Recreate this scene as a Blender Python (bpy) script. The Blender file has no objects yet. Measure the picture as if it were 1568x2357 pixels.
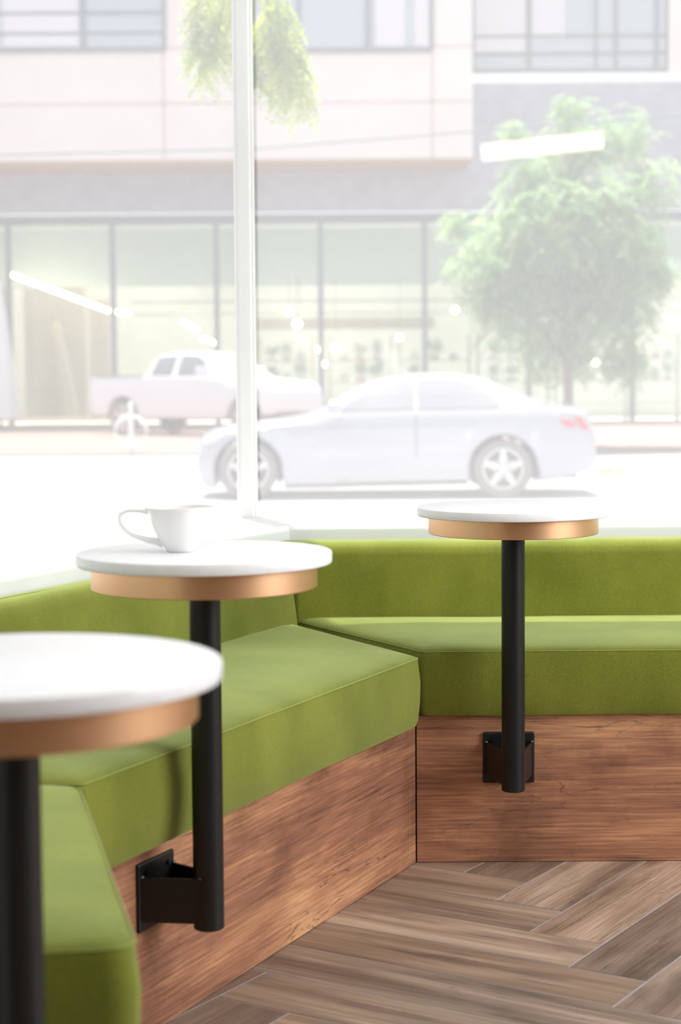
import bpy, bmesh, math, random
from mathutils import Vector, Matrix, noise
random.seed(7)
C = bpy.context.scene.collection
S = bpy.context.scene
# ------------------------------------------------------------------ camera
IW, IH, F = 1568, 2357, 4130.0
PITCH = math.atan((IH/2-870)/F); ROLL = -0.0075; CAMZ = 0.98
cd = bpy.data.cameras.new('camera'); cam = bpy.data.objects.new('camera', cd); C.objects.link(cam); S.camera = cam
cd.sensor_fit = 'VERTICAL'; cd.sensor_height = 36; cd.sensor_width = 24; cd.lens = F/IH*36
MR = Matrix.Rotation(math.pi/2-PITCH, 3, 'X') @ Matrix.Rotation(ROLL, 3, 'Z')
cam.matrix_world = Matrix.Translation((0, 0, CAMZ)) @ MR.to_4x4()
cd.clip_start = .05; cd.clip_end = 300
cd.dof.use_dof = True; cd.dof.focus_distance = 3.45; cd.dof.aperture_fstop = 4.6
# ------------------------------------------------------------------ light and exposure
S.view_settings.view_transform = 'Standard'; S.view_settings.look = 'None'
S.view_settings.exposure = 0.0; S.view_settings.gamma = 1.0
S.cycles.use_denoising = True
S.cycles.max_bounces = 10; S.cycles.transparent_max_bounces = 16; S.cycles.caustics_reflective = False; S.cycles.caustics_refractive = False
S.cycles.sample_clamp_indirect = 6
SKY = 0.86
w = bpy.data.worlds.new('World'); S.world = w; w.use_nodes = True
bg = w.node_tree.nodes['Background']; bg.inputs[0].default_value = (.93, .965, 1, 1); bg.inputs[1].default_value = SKY
sd = bpy.data.lights.new('sun', 'SUN'); sd.energy = 10.5; sd.angle = math.radians(.8); sd.color = (1, .97, .93)
sun = bpy.data.objects.new('sun', sd); C.objects.link(sun); sun.rotation_euler = Vector((-.09, .268, .96)).to_track_quat('Z', 'Y').to_euler()

def area(name, loc, target, sx, sy, power, col=(1, 1, 1)):
    d = bpy.data.lights.new(name, 'AREA'); d.shape = 'RECTANGLE'; d.size = sx; d.size_y = sy; d.energy = power; d.color = col
    o = bpy.data.objects.new(name, d); C.objects.link(o); o.location = loc
    o.rotation_euler = (Vector(target)-Vector(loc)).to_track_quat('-Z', 'Y').to_euler()
    return o
# daylight through the big side opening, and an unseen ceiling fill added
area('window_daylight', (3.1, 1.9, 1.75), (-.3, 2.6, .6), 2.2, 1.7, 114, (.95, .98, 1))
area('ceiling_fill', (.9, 1.9, 2.93), (.9, 2.0, 0), 2.4, 2.2, 31, (1, .97, .93))
def spot(loc, target, power, ang, col=(1, .9, .72)):
    d = bpy.data.lights.new('downlight', 'SPOT'); d.energy = power; d.spot_size = math.radians(ang); d.spot_blend = .12; d.shadow_soft_size = .02; d.color = col
    o = bpy.data.objects.new('downlight', d); C.objects.link(o); o.location = loc
    o.rotation_euler = (Vector(target)-Vector(loc)).to_track_quat('-Z', 'Y').to_euler()

# ------------------------------------------------------------------ helpers
def ray(x, y): return MR @ Vector(((x-IW/2)/F, -(y-IH/2)/F, -1))
def at(x, y, Y):
    r = ray(x, y); t = Y/r.y; return Vector((r.x*t, Y, CAMZ+r.z*t))
def link(name, me, m=None, parent=None, smooth=False):
    o = bpy.data.objects.new(name, me); C.objects.link(o)
    if m: me.materials.append(m)
    if parent: o.parent = parent
    if smooth:
        for p in me.polygons: p.use_smooth = True
        me.set_sharp_from_angle(angle=math.radians(38))
    return o
def obj(name, bm, m=None, parent=None, smooth=False, recalc=True):
    if recalc: bmesh.ops.recalc_face_normals(bm, faces=bm.faces[:])
    me = bpy.data.meshes.new(name); bm.to_mesh(me); bm.free()
    return link(name, me, m, parent, smooth)
def tag(o, label=None, cat=None, group=None, kind=None):
    if label: o['label'] = label
    if cat: o['category'] = cat
    if group: o['group'] = group
    if kind: o['kind'] = kind
    return o
def empty(name, loc=(0, 0, 0), rz=0):
    o = bpy.data.objects.new(name, None); C.objects.link(o); o.location = loc; o.rotation_euler = (0, 0, rz); o.empty_display_size = .1
    return o
def box(bm, c, s, rz=0, bev=0, seg=2, rx=0, ry=0):
    M = Matrix.Translation(c) @ Matrix.Rotation(rz, 4, 'Z') @ Matrix.Rotation(ry, 4, 'Y') @ Matrix.Rotation(rx, 4, 'X') @ Matrix.Diagonal((s[0], s[1], s[2], 1))
    r = bmesh.ops.create_cube(bm, size=1, matrix=M)
    if bev:
        es = list({e for v in r['verts'] for e in v.link_edges})
        bmesh.ops.bevel(bm, geom=es, offset=bev, segments=seg, affect='EDGES', profile=.5)
def bx(bm, a, b, bev=0, seg=2):
    box(bm, [(a[i]+b[i])/2 for i in range(3)], [abs(b[i]-a[i]) for i in range(3)], bev=bev, seg=seg)
def wallbox(bm, p, q, z0, z1, th, side=1):
    # vertical slab from p to q, thickness to the left (side=1) of p->q
    p, q = Vector(p), Vector(q); d = (q-p).normalized(); n = Vector((-d.y, d.x))*th*side
    c = (p+q)/2+n/2
    box(bm, (c.x, c.y, (z0+z1)/2), ((q-p).length, th, z1-z0), rz=math.atan2(d.y, d.x))
def lathe(bm, prof, n=64, c=(0, 0, 0)):
    rings = []
    for r, z in prof:
        if r < 1e-6: rings.append([bm.verts.new((c[0], c[1], c[2]+z))])
        else: rings.append([bm.verts.new((c[0]+r*math.cos(2*math.pi*i/n), c[1]+r*math.sin(2*math.pi*i/n), c[2]+z)) for i in range(n)])
    for a, b in zip(rings, rings[1:]):
        for i in range(n):
            j = (i+1) % n
            if len(a) == 1 and len(b) == 1: continue
            if len(a) == 1: bm.faces.new((a[0], b[i], b[j]))
            elif len(b) == 1: bm.faces.new((a[i], a[j], b[0]))
            else: bm.faces.new((a[i], a[j], b[j], b[i]))
def tube(bm, pts, r, n=10, closed=False, cap=True):
    pts = [Vector(p) for p in pts]; rings = []; up = Vector((0, 0, 1)); N = len(pts)
    for k, p in enumerate(pts):
        if closed: d = pts[(k+1) % N]-pts[k-1]
        else: d = pts[min(k+1, N-1)]-pts[max(k-1, 0)]
        d.normalize(); a = d.cross(up)
        if a.length < .05: a = d.cross(Vector((1, 0, 0)))
        a.normalize(); b = d.cross(a).normalized()
        rr = r[k] if isinstance(r, (list, tuple)) else r
        rings.append([bm.verts.new(p+a*rr*math.cos(2*math.pi*i/n)+b*rr*math.sin(2*math.pi*i/n)) for i in range(n)])
    R = list(zip(rings, rings[1:]))
    if closed: R.append((rings[-1], rings[0]))
    for a, b in R:
        for i in range(n):
            j = (i+1) % n; bm.faces.new((a[i], a[j], b[j], b[i]))
    if cap and not closed:
        bm.faces.new(rings[0][::-1]); bm.faces.new(rings[-1])
# ---- materials
def mat(name, col, rough=.5, metal=0, **k):
    m = bpy.data.materials.new(name); m.use_nodes = True; b = m.node_tree.nodes['Principled BSDF']
    b.inputs['Base Color'].default_value = (*col, 1); b.inputs['Roughness'].default_value = rough; b.inputs['Metallic'].default_value = metal
    for a, v in k.items(): b.inputs[a.replace('_', ' ')].default_value = v
    return m
def noisy(name, c1, c2, scale=5, rough=.6, stretch=(1, 1, 1), detail=5, bump=0, bscale=None, lo=.35, hi=.65, coord='Object', **k):
    m = mat(name, c1, rough, **k); nt = m.node_tree; N = nt.nodes; L = nt.links; b = N['Principled BSDF']
    tc = N.new('ShaderNodeTexCoord'); mp = N.new('ShaderNodeMapping'); mp.inputs['Scale'].default_value = stretch
    L.new(tc.outputs[coord], mp.inputs[0]); nz = N.new('ShaderNodeTexNoise'); nz.inputs['Scale'].default_value = scale; nz.inputs['Detail'].default_value = detail
    L.new(mp.outputs[0], nz.inputs['Vector']); cr = N.new('ShaderNodeValToRGB')
    cr.color_ramp.elements[0].position = lo; cr.color_ramp.elements[0].color = (*c1, 1); cr.color_ramp.elements[1].position = hi; cr.color_ramp.elements[1].color = (*c2, 1)
    L.new(nz.outputs[0], cr.inputs[0]); L.new(cr.outputs[0], b.inputs['Base Color'])
    if bump:
        n2 = N.new('ShaderNodeTexNoise'); n2.inputs['Scale'].default_value = bscale or scale; n2.inputs['Detail'].default_value = 2; L.new(mp.outputs[0], n2.inputs['Vector'])
        bp = N.new('ShaderNodeBump'); bp.inputs['Strength'].default_value = bump; bp.inputs['Distance'].default_value = .002
        L.new(n2.outputs[0], bp.inputs['Height']); L.new(bp.outputs[0], b.inputs['Normal'])
    return m
def emis(name, col, s):
    m = bpy.data.materials.new(name); m.use_nodes = True; b = m.node_tree.nodes['Principled BSDF']
    b.inputs['Base Color'].default_value = (*col, 1); b.inputs['Emission Color'].default_value = (*col, 1); b.inputs['Emission Strength'].default_value = s
    return m
def velvet():
    m = bpy.data.materials.new('green_velvet'); m.use_nodes = True; nt = m.node_tree; N = nt.nodes; L = nt.links; b = N['Principled BSDF']
    b.inputs['Roughness'].default_value = .85; b.inputs['Sheen Weight'].default_value = .55; b.inputs['Sheen Roughness'].default_value = .45
    b.inputs['Sheen Tint'].default_value = (.74, .88, .42, 1); b.inputs['Specular IOR Level'].default_value = .15
    tc = N.new('ShaderNodeTexCoord')
    def nz(s, d, st=(1, 1, 1)):
        mp = N.new('ShaderNodeMapping'); mp.inputs['Scale'].default_value = st; L.new(tc.outputs['Object'], mp.inputs[0])
        n = N.new('ShaderNodeTexNoise'); n.inputs['Scale'].default_value = s; n.inputs['Detail'].default_value = d; L.new(mp.outputs[0], n.inputs['Vector']); return n
    a = nz(7, 5, (1, 1, .6)); c = nz(900, 1)
    cr = N.new('ShaderNodeValToRGB'); e = cr.color_ramp.elements
    e[0].position = .3; e[0].color = (.120, .140, .014, 1); e[1].position = .72; e[1].color = (.195, .210, .028, 1)
    L.new(a.outputs[0], cr.inputs[0])
    c2 = N.new('ShaderNodeValToRGB'); e = c2.color_ramp.elements
    e[0].position = .32; e[0].color = (.72, .72, .72, 1); e[1].position = .7; e[1].color = (1.3, 1.3, 1.3, 1); L.new(c.outputs[0], c2.inputs[0])
    mx = N.new('ShaderNodeMix'); mx.data_type = 'RGBA'; mx.blend_type = 'MULTIPLY'; mx.inputs[0].default_value = 1
    L.new(cr.outputs[0], mx.inputs[6]); L.new(c2.outputs[0], mx.inputs[7]); L.new(mx.outputs[2], b.inputs['Base Color'])
    bp = N.new('ShaderNodeBump'); bp.inputs['Strength'].default_value = .35; bp.inputs['Distance'].default_value = .001
    L.new(c.outputs[0], bp.inputs['Height']); L.new(bp.outputs[0], b.inputs['Normal'])
    return m
def wood(name, coord, dark, mid, light, sx=1.2, sy=14, rough=.45, vcol=False):
    m = bpy.data.materials.new(name); m.use_nodes = True; nt = m.node_tree; N = nt.nodes; L = nt.links; b = N['Principled BSDF']
    b.inputs['Roughness'].default_value = rough; b.inputs['Specular IOR Level'].default_value = .35
    tc = N.new('ShaderNodeTexCoord'); mp = N.new('ShaderNodeMapping'); mp.inputs['Scale'].default_value = (sx, sy, sy)
    L.new(tc.outputs[coord], mp.inputs[0])
    big = N.new('ShaderNodeTexNoise'); big.inputs['Scale'].default_value = 1.0; big.inputs['Detail'].default_value = 3; big.inputs['Distortion'].default_value = .6; L.new(mp.outputs[0], big.inputs['Vector'])
    mp2 = N.new('ShaderNodeMapping'); mp2.inputs['Scale'].default_value = (sx*3, sy*5, sy*5); L.new(tc.outputs[coord], mp2.inputs[0])
    fine = N.new('ShaderNodeTexNoise'); fine.inputs['Scale'].default_value = 1.6; fine.inputs['Detail'].default_value = 6; fine.inputs['Distortion'].default_value = 1.2; L.new(mp2.outputs[0], fine.inputs['Vector'])
    ad = N.new('ShaderNodeMath'); ad.operation = 'MULTIPLY_ADD'; ad.inputs[1].default_value = .48; L.new(fine.outputs[0], ad.inputs[0])
    fine.inputs['Distortion'].default_value = .25; mp2.inputs['Scale'].default_value = (sx*1.7, sy*13, sy*13); fine.inputs['Detail'].default_value = 9; fine.inputs['Roughness'].default_value = .62; big.inputs['Distortion'].default_value = .7; big.inputs['Detail'].default_value = 5
    ml = N.new('ShaderNodeMath'); ml.operation = 'MULTIPLY'; ml.inputs[1].default_value = .52; L.new(big.outputs[0], ml.inputs[0]); L.new(ml.outputs[0], ad.inputs[2])
    cr = N.new('ShaderNodeValToRGB'); e = cr.color_ramp.elements
    e[0].position = .34; e[0].color = (*dark, 1); e[1].position = .66; e[1].color = (*light, 1); x = e.new(.5); x.color = (*mid, 1)
    L.new(ad.outputs[0], cr.inputs[0]); out = cr.outputs[0]
    # thin dark cracks along the grain
    mp3 = N.new('ShaderNodeMapping'); mp3.inputs['Scale'].default_value = (sx*1.5, sy*2.2, sy*2.2); mp3.inputs['Location'].default_value = (3, 7, 5); L.new(tc.outputs[coord], mp3.inputs[0])
    ck = N.new('ShaderNodeTexNoise'); ck.inputs['Scale'].default_value = 1.3; ck.inputs['Detail'].default_value = 4; ck.inputs['Distortion'].default_value = .8; L.new(mp3.outputs[0], ck.inputs['Vector'])
    c3 = N.new('ShaderNodeValToRGB'); e = c3.color_ramp.elements; e[0].position = .0; e[0].color = (1, 1, 1, 1); e[1].position = 1; e[1].color = (1, 1, 1, 1)
    for p, v in ((.485, 1), (.5, .45), (.515, 1)): q = e.new(p); q.color = (v, v, v, 1)
    L.new(ck.outputs[0], c3.inputs[0])
    # small darker figure and knots
    mk = N.new('ShaderNodeMapping'); mk.inputs['Scale'].default_value = (sx*2.6, sy*.75, sy*.75); mk.inputs['Location'].default_value = (11, 3, 8); L.new(tc.outputs[coord], mk.inputs[0])
    kn = N.new('ShaderNodeTexNoise'); kn.inputs['Scale'].default_value = 1.2; kn.inputs['Detail'].default_value = 6; kn.inputs['Roughness'].default_value = .6; L.new(mk.outputs[0], kn.inputs['Vector'])
    kc = N.new('ShaderNodeValToRGB'); e = kc.color_ramp.elements; e[0].position = .30; e[0].color = (.42, .40, .42, 1); e[1].position = .47; e[1].color = (1, 1, 1, 1); L.new(kn.outputs[0], kc.inputs[0])
    def mul(o, q, f):
        mx = N.new('ShaderNodeMix'); mx.data_type = 'RGBA'; mx.blend_type = 'MULTIPLY'; mx.inputs[0].default_value = f; L.new(o, mx.inputs[6]); L.new(q, mx.inputs[7]); return mx.outputs[2]
    msk = N.new('ShaderNodeTexNoise'); msk.inputs['Scale'].default_value = .9; L.new(mp.outputs[0], msk.inputs['Vector'])
    mr = N.new('ShaderNodeMapRange'); mr.inputs[1].default_value = .48; mr.inputs[2].default_value = .62; L.new(msk.outputs[0], mr.inputs[0])
    out = mul(out, kc.outputs[0], .6)
    o2 = mul(out, c3.outputs[0], 1)
    mx = N.new('ShaderNodeMix'); mx.data_type = 'RGBA'; L.new(mr.outputs[0], mx.inputs[0]); L.new(out, mx.inputs[6]); L.new(o2, mx.inputs[7]); out = mx.outputs[2]
    if vcol:
        at_ = N.new('ShaderNodeAttribute'); at_.attribute_name = 'tone'; out = mul(out, at_.outputs['Color'], 1)
    L.new(out, b.inputs['Base Color'])
    bp = N.new('ShaderNodeBump'); bp.inputs['Strength'].default_value = .25; bp.inputs['Distance'].default_value = .001
    L.new(ad.outputs[0], bp.inputs['Height']); L.new(bp.outputs[0], b.inputs['Normal'])
    return m
def pane_mat(name, veil, refl, tint=(1, 1, 1), vcol=(1, 1, 1), gl=.02):
    m = bpy.data.materials.new(name); m.use_nodes = True; nt = m.node_tree; N = nt.nodes; L = nt.links; N.remove(N['Principled BSDF'])
    out = N['Material Output']; tr = N.new('ShaderNodeBsdfTransparent'); tr.inputs[0].default_value = (*tint, 1)
    tl = N.new('ShaderNodeBsdfTranslucent'); tl.inputs[0].default_value = (*vcol, 1)
    g = N.new('ShaderNodeBsdfGlossy'); g.inputs['Roughness'].default_value = gl
    a = N.new('ShaderNodeMixShader'); a.inputs[0].default_value = veil; L.new(tr.outputs[0], a.inputs[1]); L.new(tl.outputs[0], a.inputs[2])
    fr = N.new('ShaderNodeLayerWeight'); fr.inputs[0].default_value = .5
    pw = N.new('ShaderNodeMath'); pw.operation = 'POWER'; pw.inputs[1].default_value = 5; L.new(fr.outputs['Facing'], pw.inputs[0])
    mm = N.new('ShaderNodeMath'); mm.operation = 'MULTIPLY_ADD'; mm.inputs[1].default_value = .95*refl; mm.inputs[2].default_value = .045*refl; L.new(pw.outputs[0], mm.inputs[0])
    c = N.new('ShaderNodeMixShader'); L.new(mm.outputs[0], c.inputs[0]); L.new(a.outputs[0], c.inputs[1]); L.new(g.outputs[0], c.inputs[2])
    L.new(c.outputs[0], out.inputs[0]); return m

VELVET = velvet(); PIPE = mat('piping_velvet', (.23, .29, .04), .85, Sheen_Weight=.3)
LAMINATE = wood('oak_laminate', 'Object', (.14, .062, .045), (.35, .160, .090), (.66, .36, .185), 2.2, 9, .42)
PLANK = wood('floor_planks', 'UV', (.12, .078, .058), (.32, .22, .162), (.56, .42, .32), 1.5, 16, .42, vcol=True)
GROUT = mat('grout', (.36, .36, .39), .8)
QUARTZ = noisy('white_quartz', (.77, .78, .805), (.81, .82, .84), 60, .3)
COPPER = noisy('brushed_copper', (.72, .40, .20), (.80, .47, .26), 30, .3, stretch=(1, 1, 40), metallic=0) if 0 else mat('brushed_copper', (.74, .45, .26), .36, 1)
BLACK = noisy('black_powder_coat', (.005, .0055, .006), (.008, .0085, .009), 400, .38, bump=.05, Specular_IOR_Level=.35)
WELD = mat('black_steel_weld', (.12, .15, .18), .15, .8)
CERAMIC = mat('white_ceramic', (.9, .9, .9), .12, Coat_Weight=.4)
COFFEE = mat('coffee', (.35, .2, .1), .2)
PAINT = noisy('white_paint', (.70, .71, .70), (.75, .76, .75), 3, .45)
SILL = noisy('sill_paint', (.68, .71, .70), (.74, .76, .75), 4, .35)
WALLM = noisy('wall_paint', (.78, .77, .75), (.82, .81, .79), 2, .7)
GLASS = pane_mat('street_glass', .165, .5)  # translucent veil mixed in to wash out the street like glare
DARKGAP = mat('dark_joint', (.01, .008, .006), .9)

# ------------------------------------------------------------------ room shell
u = Vector((-.4226, -.9063)); n = Vector((-.9063, .4226))          # along / behind the middle bench
P0 = Vector((.15, 3.47))
def off(d, s=0): v = P0+n*d-u*s; return v                       # s>0 towards the far corner
G1 = Vector((-.228, 4.47)); G2 = Vector((-1.157, 2.47)); G3 = Vector((-.83, 1.0)); GR = Vector((3.2, 4.47))
# floor: herringbone planks
A = Vector((-math.cos(math.radians(32)), math.sin(math.radians(32)))); B = Vector((math.sin(math.radians(32)), math.cos(math.radians(32))))
W_ = .1395; g = .0016
me_v, me_f, uvs, tones = [], [], [], []
def plank(a0, a1, b0, b1, alongA):
    cs = [(a0+g, b0+g), (a1-g, b0+g), (a1-g, b1-g), (a0+g, b1-g)]
    ctr = A*((a0+a1)/2)+B*((b0+b1)/2)
    if not (-1.4 < ctr.x < 3.6 and -4.9 < ctr.y < 4.5): return
    k = len(me_v); ou, ov = random.uniform(0, 60), random.uniform(0, 60); t = random.uniform(.60, 1.2); wv = random.uniform(-.05, .05)
    q = [A*a+B*b for a, b in cs]
    for p in q: me_v.append((p.x, p.y, 0))
    for p in q: me_v.append((p.x, p.y, -.006))
    me_f.append((k, k+1, k+2, k+3)); 
    for i in range(4): me_f.append((k+i, k+4+i, k+4+(i+1) % 4, k+(i+1) % 4))
    uv = [((a-a0)+ou, (b-b0)+ov) if alongA else ((b-b0)+ou, (a-a0)+ov) for a, b in cs]
    uvs.append(uv); tones.append((t*(1+wv), t, t*(1-wv)))
for j in range(-90, 70):
    Bj = 2.815+j*W_; Rj = 1.370+j*W_
    for m_ in range(-12, 12):
        a = Rj+12*W_*m_
        plank(a, a+6*W_, Bj, Bj+W_, True); plank(a-W_, a, Bj, Bj+6*W_, False)
me = bpy.data.meshes.new('floor'); me.from_pydata(me_v, [], me_f)
me.uv_layers.new(name='UVMap'); me.color_attributes.new('tone', 'FLOAT_COLOR', 'CORNER'); ul = me.uv_layers['UVMap']; ca = me.color_attributes['tone']
for i, p in enumerate(me.polygons):
    t = tones[i//5]; uv = uvs[i//5]
    for q, li in enumerate(p.loop_indices):
        ul.data[li].uv = uv[q] if i % 5 == 0 else uv[0]
        ca.data[li].color = (*t, 1)
fl = link('floor', me, PLANK); tag(fl, kind='structure')
bm = bmesh.new(); vs = [bm.verts.new((x, y, -.0007)) for x, y in ((-1.7, -5), (3.3, -5), (3.3, 4.45), (-.26, 4.45), (-1.25, 2.45), (-.9, 1), (-1.7, 1))]
f_ = bm.faces.new(vs); r = bmesh.ops.extrude_face_region(bm, geom=[f_]); bmesh.ops.translate(bm, verts=[v for v in r['geom'] if isinstance(v, bmesh.types.BMVert)], vec=(0, 0, -.12))
obj('floor_grout', bm, GROUT, fl)
bm = bmesh.new(); vs = [bm.verts.new((x, y, 3.0)) for x, y in ((-1.7, -5.2), (3.4, -5.2), (3.4, 4.60), (-.31, 4.60), (-1.30, 2.52), (-1.0, .9), (-1.7, .9))]
f_ = bm.faces.new(vs); r = bmesh.ops.extrude_face_region(bm, geom=[f_]); bmesh.ops.translate(bm, verts=[v for v in r['geom'] if isinstance(v, bmesh.types.BMVert)], vec=(0, 0, .12))
tag(obj('ceiling', bm, WALLM), kind='structure')
def struct(name, bm, m): return tag(obj(name, bm, m), kind='structure')
bm = bmesh.new(); wallbox(bm, G1, GR, -.3, .60, .12); wallbox(bm, G1, GR, 2.7, 3.0, .05); struct('wall_back', bm, WALLM)
bm = bmesh.new(); wallbox(bm, G2, G1, -.3, .60, .12); wallbox(bm, G2, G1, 2.7, 3.0, .12)
wallbox(bm, G3, G2, -.3, .60, .12); wallbox(bm, G3, G2, 2.7, 3.0, .12); wallbox(bm, (-1.7, 1.0), G3, 0, 3, .12, -1); wallbox(bm, (-1.6, -5), (-1.6, 1.0), 0, 3, .12); struct('wall_left', bm, WALLM)
bm = bmesh.new(); bx(bm, (3.2, -5, 0), (3.32, .6, 3)); bx(bm, (3.2, .6, 0), (3.32, 3.6, .75)); bx(bm, (3.2, .6, 2.75), (3.32, 3.6, 3)); bx(bm, (3.2, 3.6, 0), (3.32, 4.59, 3)); struct('wall_right', bm, WALLM)
bm = bmesh.new(); bx(bm, (-1.7, -5.12, 0), (3.3, -5, 3)); struct('wall_front', bm, noisy('dark_plaster', (.20, .19, .18), (.25, .235, .22), 2, .7))
# window sill (trim_1)
def sill():
    F1 = Vector((.15, 3.47))+n*.548; a = Vector((F1.x+(4.188-F1.y)/.9063*.4226, 4.188))
    k1 = Vector((-.355-.976*.548, 2.39-.219*.548)); d2 = Vector((.219, -.976))
    # intersection of mid line and left line
    def inter(p, d, q, e):
        det = d.x*(-e.y)+e.x*d.y; r_ = q-p; t = (r_.x*(-e.y)+e.x*r_.y)/det; return p+d*t
    b = inter(F1, u, k1, d2)
    e = k1+d2*1.25
    return a, b, e
sa, sb, se = sill()
bm = bmesh.new()
outer = [GR+Vector((0, .02)), G1+Vector((-.02, .03)), G2+Vector((-.03, 0)), G3]
inner = [Vector((3.2, 4.188)), sa, sb, se]
zt, zb, rr = .636, .598, .013
rows = []
for o_, i_ in zip(outer, inner):
    dn = (o_-i_).normalized()
    prof = [(o_, zb), (i_+dn*.004, zb)]
    prof = [(o_.x, o_.y, zb), (i_.x, i_.y, zb)]
    for k in range(6):
        a_ = k/5*math.pi/2; q = i_+dn*(rr*(1-math.cos(a_))); prof.append((q.x, q.y, zt-rr+rr*math.sin(a_)))
    prof.append((o_.x, o_.y, zt)); rows.append([bm.verts.new(p) for p in prof])
for a_, b_ in zip(rows, rows[1:]):
    L_ = len(a_)
    for k in range(L_): bm.faces.new((a_[k], b_[k], b_[(k+1) % L_], a_[(k+1) % L_]))
bm.faces.new(rows[0]); bm.faces.new(rows[-1][::-1])
o = struct('trim_1', bm, SILL)
# corner post between the windows (trim_2) with thin glazing stops
bm = bmesh.new(); rz = math.radians(-12)
ctr = Vector((-.232, 4.46))
box(bm, (ctr.x, ctr.y+.012, 1.66), (.036, .07, 2.06), bev=.005, seg=3)
box(bm, (ctr.x+.0205, ctr.y+.016, 1.66), (.008, .05, 2.06), bev=.002)
box(bm, (ctr.x-.0205, ctr.y+.016, 1.66), (.008, .05, 2.06), bev=.002)
struct('trim_2', bm, PAINT)
bm = bmesh.new(); box(bm, (G2.x, G2.y, 1.66), (.07, .07, 2.06), rz=.3, bev=.005); struct('trim_3', bm, PAINT)
def window(name, p, q):
    e = empty(name); tag(e, kind='structure')
    p, q = Vector(p), Vector(q); d = (q-p).normalized()
    bm = bmesh.new(); wallbox(bm, p+d*.006, q-d*.006, .637, 2.7, .008); obj('glass_pane', bm, GLASS, e)
    bm = bmesh.new(); wallbox(bm, p, q, 2.66, 2.72, .05, -1); obj('window_frame', bm, PAINT, e)
    return e
window('window_1', G1+Vector((.0, 0)), GR); window('window_2', G2, G1); window('window_3', G3, G2)

# ------------------------------------------------------------------ benches
def fillet(poly, r=.018, seg=5):
    out = []; N = len(poly)
    for i in range(N):
        p, a, b = Vector(poly[i]), Vector(poly[i-1]), Vector(poly[(i+1) % N])
        da, db = (a-p).normalized(), (b-p).normalized(); ang = da.angle(db); t = r/math.tan(ang/2)
        c = p+(da+db).normalized()*(r/math.sin(ang/2)); s, e = p+da*t, p+db*t
        v0, v1 = s-c, e-c
        a0 = math.atan2(v0.y, v0.x); a1 = math.atan2(v1.y, v1.x); dd = (a1-a0+math.pi) % (2*math.pi)-math.pi
        for k in range(seg+1):
            w_ = a0+dd*k/seg; out.append(c+Vector((math.cos(w_), math.sin(w_)))*r)
    return out
def inset(poly, d):
    # half-plane inset of a convex ccw polygon
    N = len(poly); L_ = []
    for i in range(N):
        p, q = Vector(poly[i]), Vector(poly[(i+1) % N]); e = (q-p).normalized(); nn = Vector((-e.y, e.x)); L_.append((p+nn*d, e))
    out = []
    for i in range(N):
        (p, d1), (q, e) = L_[i-1], L_[i]; r_ = q-p; det = -d1.x*e.y+e.x*d1.y
        t = (-r_.x*e.y+e.x*r_.y)/det; out.append(p+d1*t)
    return out
def cushion(name, poly, z0, z1, prof, mat_, parent, lean=None, rad=.018):
    """prof: (inset, z) rings from the bottom up; lean(p, z) -> shift"""
    area_ = sum(poly[i][0]*poly[(i+1) % len(poly)][1]-poly[(i+1) % len(poly)][0]*poly[i][1] for i in range(len(poly)))
    if area_ < 0: poly = poly[::-1]
    bm = bmesh.new(); rings = []
    for d, z in prof:
        base = inset(poly, d) if abs(d) > 1e-6 else [Vector(p) for p in poly]
        pts = []
        F_ = fillet(base, max(.006, rad-d*.5 if d < 0 else max(.006, rad)))
        # resample edges so that folds bend softly
        ring = []
        M_ = len(F_)
        for i in range(M_):
            p, q = F_[i], F_[(i+1) % M_]; ring.append(p)
            if (q-p).length > .12 or i % 6 == 5:
                k = 14
                for t in range(1, k): ring.append(p.lerp(q, t/k))
        vs = []
        for p in ring:
            wob = noise.noise(Vector((p.x*5, p.y*5, z*6)))*.0022 if name == 'seat_cushion' else noise.noise(Vector((p.x*4, p.y*4, z*6)))*.0015
            x, y, zz = p.x, p.y, z+wob
            if lean: s_ = lean(p, z); x += s_.x; y += s_.y
            vs.append(bm.verts.new((x, y, zz)))
        rings.append(vs)
    for a_, b_ in zip(rings, rings[1:]):
        M_ = len(a_)
        for i in range(M_): bm.faces.new((a_[i], a_[(i+1) % M_], b_[(i+1) % M_], b_[i]))
    bm.faces.new(rings[0][::-1]); bm.faces.new(rings[-1])
    return obj(name, bm, mat_, parent, smooth=True), rings
def seat(parent, poly, z0=.30, z1=.433, rad=.014):
    prof = [(.02, z0), (.004, z0+.004), (.0, z0+.014), (-.004, z0+.05), (-.005, z0+.09), (-.001, z1-.012), (.0, z1-.003), (.001, z1),
            (.006, z1+.0035), (.018, z1+.007), (.045, z1+.010), (.09, z1+.012), (.15, z1+.013), (.2, z1+.013)]
    o, _ = cushion('seat_cushion', poly, z0, z1, prof, VELVET, parent, rad=rad)
    area_ = sum(poly[i][0]*poly[(i+1) % len(poly)][1]-poly[(i+1) % len(poly)][0]*poly[i][1] for i in range(len(poly)))
    P = poly[::-1] if area_ < 0 else poly
    pts = fillet([Vector(p) for p in P], rad)
    bm = bmesh.new(); tube(bm, [(p.x, p.y, z1) for p in pts], .001, 6, closed=True); obj('piping', bm, PIPE, o, smooth=True)
    return o
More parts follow.
